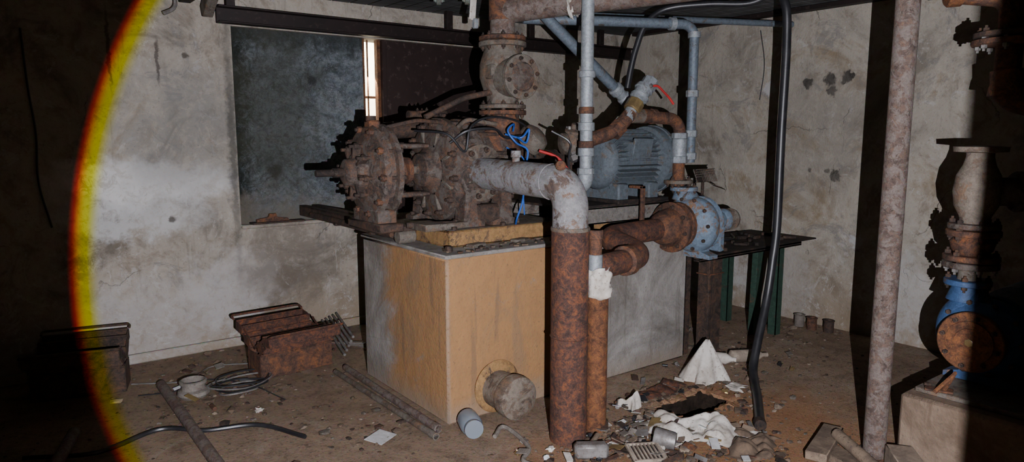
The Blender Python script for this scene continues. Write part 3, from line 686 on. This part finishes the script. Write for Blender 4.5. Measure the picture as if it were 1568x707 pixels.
b.flange((gx,gy,1.115),(0,0,1),.12,.03,m_rust,6,None,m_rustd,.015); b.flange((gx,gy,1.15),(0,0,1),.115,.026,m_pumpc,6,None,m_rustd,.015)
L2([(1.16,.06),(1.2,.07),(1.25,.095),(1.32,.105),(1.40,.095),(1.45,.07),(1.49,.06),(1.51,.06),(1.515,.115),(1.54,.118),(1.545,.04)],m_valve)
b.cyl((gx,gy,1.32),(gx+.13,gy-.12,1.32),.07,m_cast,20); b.flange((gx+.14,gy-.13,1.32),(1,-.92,0),.1,.03,m_cast,6)
b.done()
b=B('suction_pipe')
b.tube([(1.98,-1.86,1.86),(1.98,-1.86,2.24),(1.80,-1.66,2.27)],.055,m_rust,22,.08,8)
b.lathe((1.98,-1.86,1.86),(0,0,-1),[(0,.055),(.04,.07),(.08,.075)],m_rust,22)
b.flange((1.98,-1.86,2.03),(0,0,1),.155,.028,m_rust,8,None,m_steel,.014); b.flange((1.98,-1.86,2.065),(0,0,1),.15,.026,m_rustd,8,None,m_rustd,.014)
b.lathe((1.83,-1.69,2.265),(-.67,.74,0),[(0,.065),(.05,.068),(.06,.06)],m_rusto,22)
b.tube([(1.98,-1.86,1.9),(1.98,-1.87,1.78),(2.1,-2.05,1.72),(2.25,-2.3,1.72)],.07,m_rust,22,.1,8)
b.tube([(2.25,-2.28,1.72),(2.25,-2.28,2.64)],.06,m_rust,20)
b.done()
b=B('rusty_strap'); b.tube([(1.68,-1.82,.37),(1.69,-1.86,.47),(1.63,-1.80,.37)],.010,m_rusto,6); b.box((1.68,-1.80,.372),(.06,.12,.01),m_rust,(0,0,.4)); b.done()

# ------------------------------------------------------------------ toolboxes
def tray(b,c,size,m,rot=(0,0,0),t=.008):
    M=Euler(rot).to_matrix(); c=V(c); x,y,z=size
    for o,sz in (((0,0,-z/2),(x,y,t)),((0,y/2,0),(x,t,z)),((0,-y/2,0),(x,t,z)),((x/2,0,0),(t,y,z)),((-x/2,0,0),(t,y,z)),((0,0,-z/4),(t,y,z/2))):
        b.box(c+M@V(o),sz,m,rot,.001)
    for sy in (1,-1): b.tube([c+M@V((-x/2,sy*y/2,z/2)),c+M@V((x/2,sy*y/2,z/2))],.008,m,8)
def toolbox(name,c,yaw,m1,m2,sp=1.0):
    b=B(name); tray(b,(0,0,.085),(.50,.21,.16),m1)
    for sy in (-1,1):
        k=sp if sy>0 else 1
        tray(b,(0,sy*.10*k,.215),(.49,.10,.06),m2,(sy*.08,0,0)); tray(b,(0,sy*.20*k,.275),(.49,.11,.06),m2,(sy*.15,0,0))
        for sx in (-.235,.235):
            b.box((sx*1.05,sy*.10,.18),(.006,.24,.02),m2,(sy*.62,0,0),.001); b.box((sx*1.05,sy*.08,.24),(.006,.20,.018),m2,(sy*.5,0,0),.001)
        b.tube([(-.25,sy*.26*k,.32),(-.25,sy*.30*k,.335),(.25,sy*.30*k,.335),(.25,sy*.26*k,.32)],.008,m2,8,.02)
    o=b.done(); o.location=c; o.rotation_euler=(0,0,yaw); return o
toolbox('toolbox',(-.36,1.47,0),.08,m_rust,m_rustpipe,1.35)
toolbox('toolbox',(-1.56,1.82,0),-.25,m_rustd,m_rustd)

def rod(name,p,q,r,m,seg=14,ends=True):
    b=B(name); p=V(p);q=V(q); b.cyl(p,q,r,m,seg,bev=r*.15)
    d=(q-p).normalized()
    if ends: b.cyl(q-d*.05,q,r*1.2,m,8,bev=r*.1)
    return b.done()
rod('loose_pipe',(-1.16,1.56,.035),(-1.155,-.3,.035),.030,m_pipebrown)
rod('loose_pipe',(-.09,1.18,.03),(-.10,-.06,.03),.022,m_pipebrown)
rod('loose_pipe',(-.17,1.16,.022),(-.15,-.12,.022),.018,m_cast)
rod('loose_pipe',(-1.67,1.05,.04),(-1.80,.6,.04),.030,m_pipebrown)
b=B('metal_strips')
for i in range(6): b.box((.10-i*.03,1.80,.02+.006*i),(.03,.7,.008),m_cast if i%2 else m_steel,(0,0,.5+.08*i),.001)
for i in range(5): b.cyl((-.02+i*.03,1.35+.03*i,.06+.02*i),(.12+i*.03,2.1,.12+.01*i),.010,m_steel,8)
b.done()

b=B('pipe_stub')
b.lathe((.32,.0,.165),(0,-1,0),[(-.02,.13),(-.0,.145),(.02,.155),(.03,.145),(.035,.12)],m_ochre,32)
b.lathe((.31,-.02,.158),(0,-1,0),[(0,.105),(.14,.108),(.15,.122),(.20,.124),(.22,.12),(.23,.10),(.233,.01)],m_valve,36)
b.done()
b=B('glass_jar'); b.lathe((.06,-.10,.062),(-.35,-.9,.05),[(0,.03),(.005,.058),(.11,.06),(.13,.05),(.14,.045),(.15,.05),(.17,.05)],m_glass,24); b.lathe((.06,-.10,.062),(-.35,-.9,.05),[(.01,.05),(.08,.052)],m_stone,20); b.done()
b=B('valve_cap'); b.lathe((-1.02,1.33,0),(0,0,1),[(0,.08),(.02,.095),(.04,.09),(.05,.07),(.08,.065),(.085,.08),(.10,.08),(.105,.07),(.09,.06),(.04,.05)],m_dull,28); b.done()
for i,(x,y) in enumerate(((3.44,-.05),(3.42,-.17),(3.45,-.30))):
    b=B('tin_can'); b.lathe((x,y,0),(0,0,1),[(0,.040),(.09,.040),(.095,.045),(.10,.045),(.10,.03),(.05,.03)],(m_dull,m_rust,m_rustd)[i],20); b.done()
b=B('plastic_bottle'); b.lathe((2.16,-.28,.045),(.9,-.5,0),[(0,.03),(.01,.045),(.18,.045),(.22,.03),(.24,.016),(.28,.016)],m_cream,20); b.done()
b=B('plastic_bottle'); b.lathe((2.05,-.18,.04),(.5,-.9,0),[(0,.03),(.01,.04),(.12,.04),(.16,.016),(.19,.016)],m_white,20); b.done()
b=B('vent_grille')
vc=V((.575,-.93,.03)); vr=(.1,0,-.5); VM=Euler(vr).to_matrix()
b.box(vc,(.17,.16,.012),m_blackm,vr,.002)
for i in range(8): b.box(vc+VM@V((-.07+i*.02,0,.01)),(.007,.14,.01),m_cream,vr,.001)
for sx in (-1,1):
    b.box(vc+VM@V((sx*.08,0,.008)),(.012,.17,.014),m_cream,vr,.001); b.box(vc+VM@V((0,sx*.075,.008)),(.17,.012,.014),m_cream,vr,.001)
b.done()
b=B('sledgehammer'); b.box((.36,-.76,.045),(.17,.07,.075),m_steel,(0,0,-.6),.014); b.cyl((.38,-.73,.05),(.50,-.66,.05),.014,m_wood,10); b.done()
def sheet(b,c,lx,ly,yaw,h,seed,m,nx=50,ny=34):
    c=V(c); i=b.mi(m); G=[]
    ca,sa=math.cos(yaw),math.sin(yaw)
    for a in range(nx+1):
        row=[]
        for d in range(ny+1):
            u=a/nx-.5; v=d/ny-.5
            e=1+.22*noise.noise(V((u*3,v*3,seed)))
            x=u*lx*e; y=v*ly*e+.06*noise.noise(V((u*4,seed,1)))
            n=abs(noise.noise(V((x*6,y*6,seed*3))))*.9+abs(noise.noise(V((x*17,y*13,seed*3+9))))*.35
            edge=min(1,5*min(.5-abs(u),.5-abs(v)))
            z=.008+h*(n*(.25+.75*edge)+.55*max(0,edge)*noise.noise(V((x*3,y*3,seed+4)))**2*3)
            row.append(b.bm.verts.new(c+V((x*ca-y*sa,x*sa+y*ca,max(z,.006)))))
        G.append(row)
    for a in range(nx):
        for d in range(ny): b.face((G[a][d],G[a+1][d],G[a+1][d+1],G[a][d+1]),i)
b=B('rag'); sheet(b,(1.04,-.92,0),.58,.27,-1.0,.12,2.3,m_white); b.done(70)
b=B('rag'); sheet(b,(1.76,-.62,0),.16,.09,.3,.04,6.3,m_white); b.done(70)
b=B('burlap_sack'); sheet(b,(1.10,-1.18,0),.32,.22,.5,.10,12.3,m_stone2); b.done(70)
b=B('rag'); sheet(b,(.96,-.42,0),.16,.09,1.5,.12,16.3,m_white); b.done(70)
b=B('crumpled_tarpaulin')
R=[]
for i in range(15):
    t=i/14; ring=[]
    for k in range(40):
        th=k*2*math.pi/40; f=.16*math.sin(5*th+1.3)+.10*math.sin(9*th+t*2)
        rr=(.15*(1-t)**.9+.015)*(1+f*(1.1-t)); ring.append(V((1.76+.02*t+rr*math.cos(th)*1.0,-.37+rr*math.sin(th)*.8,.003+.25*t**.9+.01*math.sin(3*th))))
    R.append(ring)
b.rings(R,m_white,True); b.done(70)
b=B('paper_sheet'); b.box((-.376,.075,.012),(.14,.11,.003),m_paper,(.08,0,.5),0); b.done()
b=B('rusty_sheet_metal'); sheet(b,(1.30,-.36,0),.45,.14,.10,.05,22.1,m_rustpipe); b.done(50)
b=B('timber_offcuts')
b.box((1.36,-1.42,.05),(.40,.10,.045),m_wood,(0,0,.3)); b.box((1.28,-1.62,.03),(.42,.12,.04),m_wood,(0,.05,1.2)); b.box((1.42,-1.78,.06),(.2,.12,.1),m_stone,(0,0,.7)); b.cyl((1.22,-1.75,.08),(1.42,-1.45,.09),.03,m_wood,12)
b.done()
b=B('cable_coil')
for j in range(4):
    pts=[(-.78+.02*j+(.13+.02*j)*math.cos(t*.6+j)*(1+.2*math.sin(t)),1.25+.1*j*.3+(.10+.01*j)*math.sin(t*.6+j),.015+.01*j+.006*math.sin(t)) for t in range(12)]
    b.tube(spline(pts,5),.006,m_black if j%2 else m_steel,6)
b.tube(spline([(-1.9,.9,.02),(-1.6,.75,.02),(-1.3,.85,.025),(-1.1,.7,.02),(-.85,.6,.02),(-.7,.3,.02)],8),.012,m_black,8)
b.tube(spline([(-1.3,1.75,.012),(-1.0,1.6,.012),(-.8,1.8,.012),(-.55,1.7,.012)],8),.005,m_steel,6)
b.tube(spline([(-1.3,1.5,.012),(-1.1,1.45,.012),(-.9,1.55,.012),(-.7,1.3,.012),(-.6,.9,.012)],8),.004,m_black,6)
b.tube(spline([(.1,-.3,.02),(.20,-.25,.03),(.17,-.5,.02),(.05,-.62,.02),(.15,-.8,.02)],8),.012,m_dull,8)
b.done()
b=B('steel_tin'); b.lathe((.76,-.96,.05),(-.5,.8,.1),[(0,.0),(0,.045),(.1,.05),(.11,.045),(.11,.04)],m_steel,20); b.done()

def inside(x,y):
    return (-.05<x<2.05 and -.05<y<1.1) or ((x-.42)**2+(y+.52)**2<.013) or (x>1.55 and y<-1.6) or (PX0-.005<x<PX1+.005 and PY0-.005<y<PY1+.005)
b=B('floor_rubble')
mats=[m_stone,m_stone2,m_stone2,m_cast,m_rustd,m_stone2]
def chip(x,y,r,m): b.ball((x,y,r*.25),r,m,(1,.6+.6*random.random(),.45),.45,1)
cnt=0
while cnt<1500:
    x=random.uniform(-2.6,3.55); y=random.uniform(-2.2,2.2)
    if inside(x,y): continue
    chip(x,y,random.choice([.003,.004,.005,.007,.010]),random.choice(mats)); cnt+=1
for cx,cy,sg,nn in ((.7,-.75,.22,550),(1.4,-.6,.25,500),(-.3,.3,.3,120),(2.4,-.35,.4,200),(-.9,1.2,.3,160),(3.3,0,.3,120),(-.6,2.0,.5,200),(1.0,-1.2,.2,160)):
    for i in range(nn):
        x=random.gauss(cx,sg);y=random.gauss(cy,sg*.7)
        if inside(x,y) or y>2.18 or x>3.55: continue
        chip(x,y,random.choice([.005,.007,.009,.013,.018]) if random.random()<.95 else .032,random.choice(mats))
b.done(30)
b=B('litter')
lm=[m_paper,m_white,m_steel,m_black,m_wood,m_brass,m_black,m_wood,m_rustd,m_cast,m_rust,m_dull,m_rustd]
for cx,cy,sg,nn in ((.72,-.80,.16,80),(1.5,-.3,.25,16),(1.0,-.5,.12,14),(.3,-.75,.2,24),(2.3,-.3,.3,14),(-1,1.3,.3,10),(.9,-1.1,.15,26),(1.2,-.9,.15,14)):
    for i in range(nn):
        x=random.gauss(cx,sg);y=random.gauss(cy,sg)
        if inside(x,y): continue
        k=random.random(); m=random.choice(lm); yaw=random.random()*6
        if k<.62: b.box((x,y,.02+.02*random.random()),(.03+.06*random.random(),.015+.04*random.random(),.004),m,(random.uniform(-.4,.4),random.uniform(-.4,.4),yaw),0)
        elif k<.74:
            l=.03+.05*random.random(); r=.007+.010*random.random(); d=V((math.cos(yaw),math.sin(yaw),0)); b.cyl(V((x,y,r))-d*l/2,V((x,y,r))+d*l/2,r,m,10,bev=.002)
        else: b.ball((x,y,.015),.02,m,(1,.8,.6),.6,2)
b.done(40)

# ------------------------------------------------------------------ lights : torch held in the doorway (its lens disperses the beam edge)
C=V((-1.916,-3.127,1.6)); fwd=V((.602,.799,0)); rt=V((.799,-.602,0))
LP=V((-1.800,-3.339,1.48))
aim=(C+fwd*5.0+rt*.45+V((0,0,-.846)))
q=(aim-LP).to_track_quat('-Z','Y')
def spot(name,col,ang,en,blend=.03):
    l=bpy.data.lights.new(name,'SPOT'); l.color=col; l.energy=en; l.spot_size=math.radians(ang); l.spot_blend=blend; l.shadow_soft_size=.002
    o=bpy.data.objects.new(name,l); o.location=LP; o.rotation_mode='QUATERNION'; o.rotation_quaternion=q; scene.collection.objects.link(o)
E=1060
spot('torch_beam_red',(1,0,0),73.6,E,.035); spot('torch_beam_green',(0,1,0),73.0,E*.99,.04); spot('torch_beam_blue',(0,0,1),71.4,E*1.08,.05)
l=bpy.data.lights.new('torch_spill','POINT'); l.energy=7; l.color=(1,.75,.55); l.shadow_soft_size=.01
o=bpy.data.objects.new('torch_spill',l); o.location=LP; scene.collection.objects.link(o)
l=bpy.data.lights.new('daylight','AREA'); l.energy=300; l.color=(1,.93,.8); l.size=1.5
o=bpy.data.objects.new('daylight',l); o.location=(1.0,2.8,2.6); o.rotation_euler=(math.radians(50),0,0); scene.collection.objects.link(o)
w=bpy.data.worlds.new('w'); scene.world=w; w.use_nodes=True; w.node_tree.nodes['Background'].inputs[0].default_value=(.9,.8,.7,1); w.node_tree.nodes['Background'].inputs[1].default_value=.02

cam=bpy.data.cameras.new('cam'); cam.sensor_width=36; cam.lens=36*1060/1568; cam.clip_start=.02
co=bpy.data.objects.new('camera',cam); co.location=C; co.rotation_euler=(math.radians(90-7.95),0,-math.radians(37.0)); scene.collection.objects.link(co); scene.camera=co
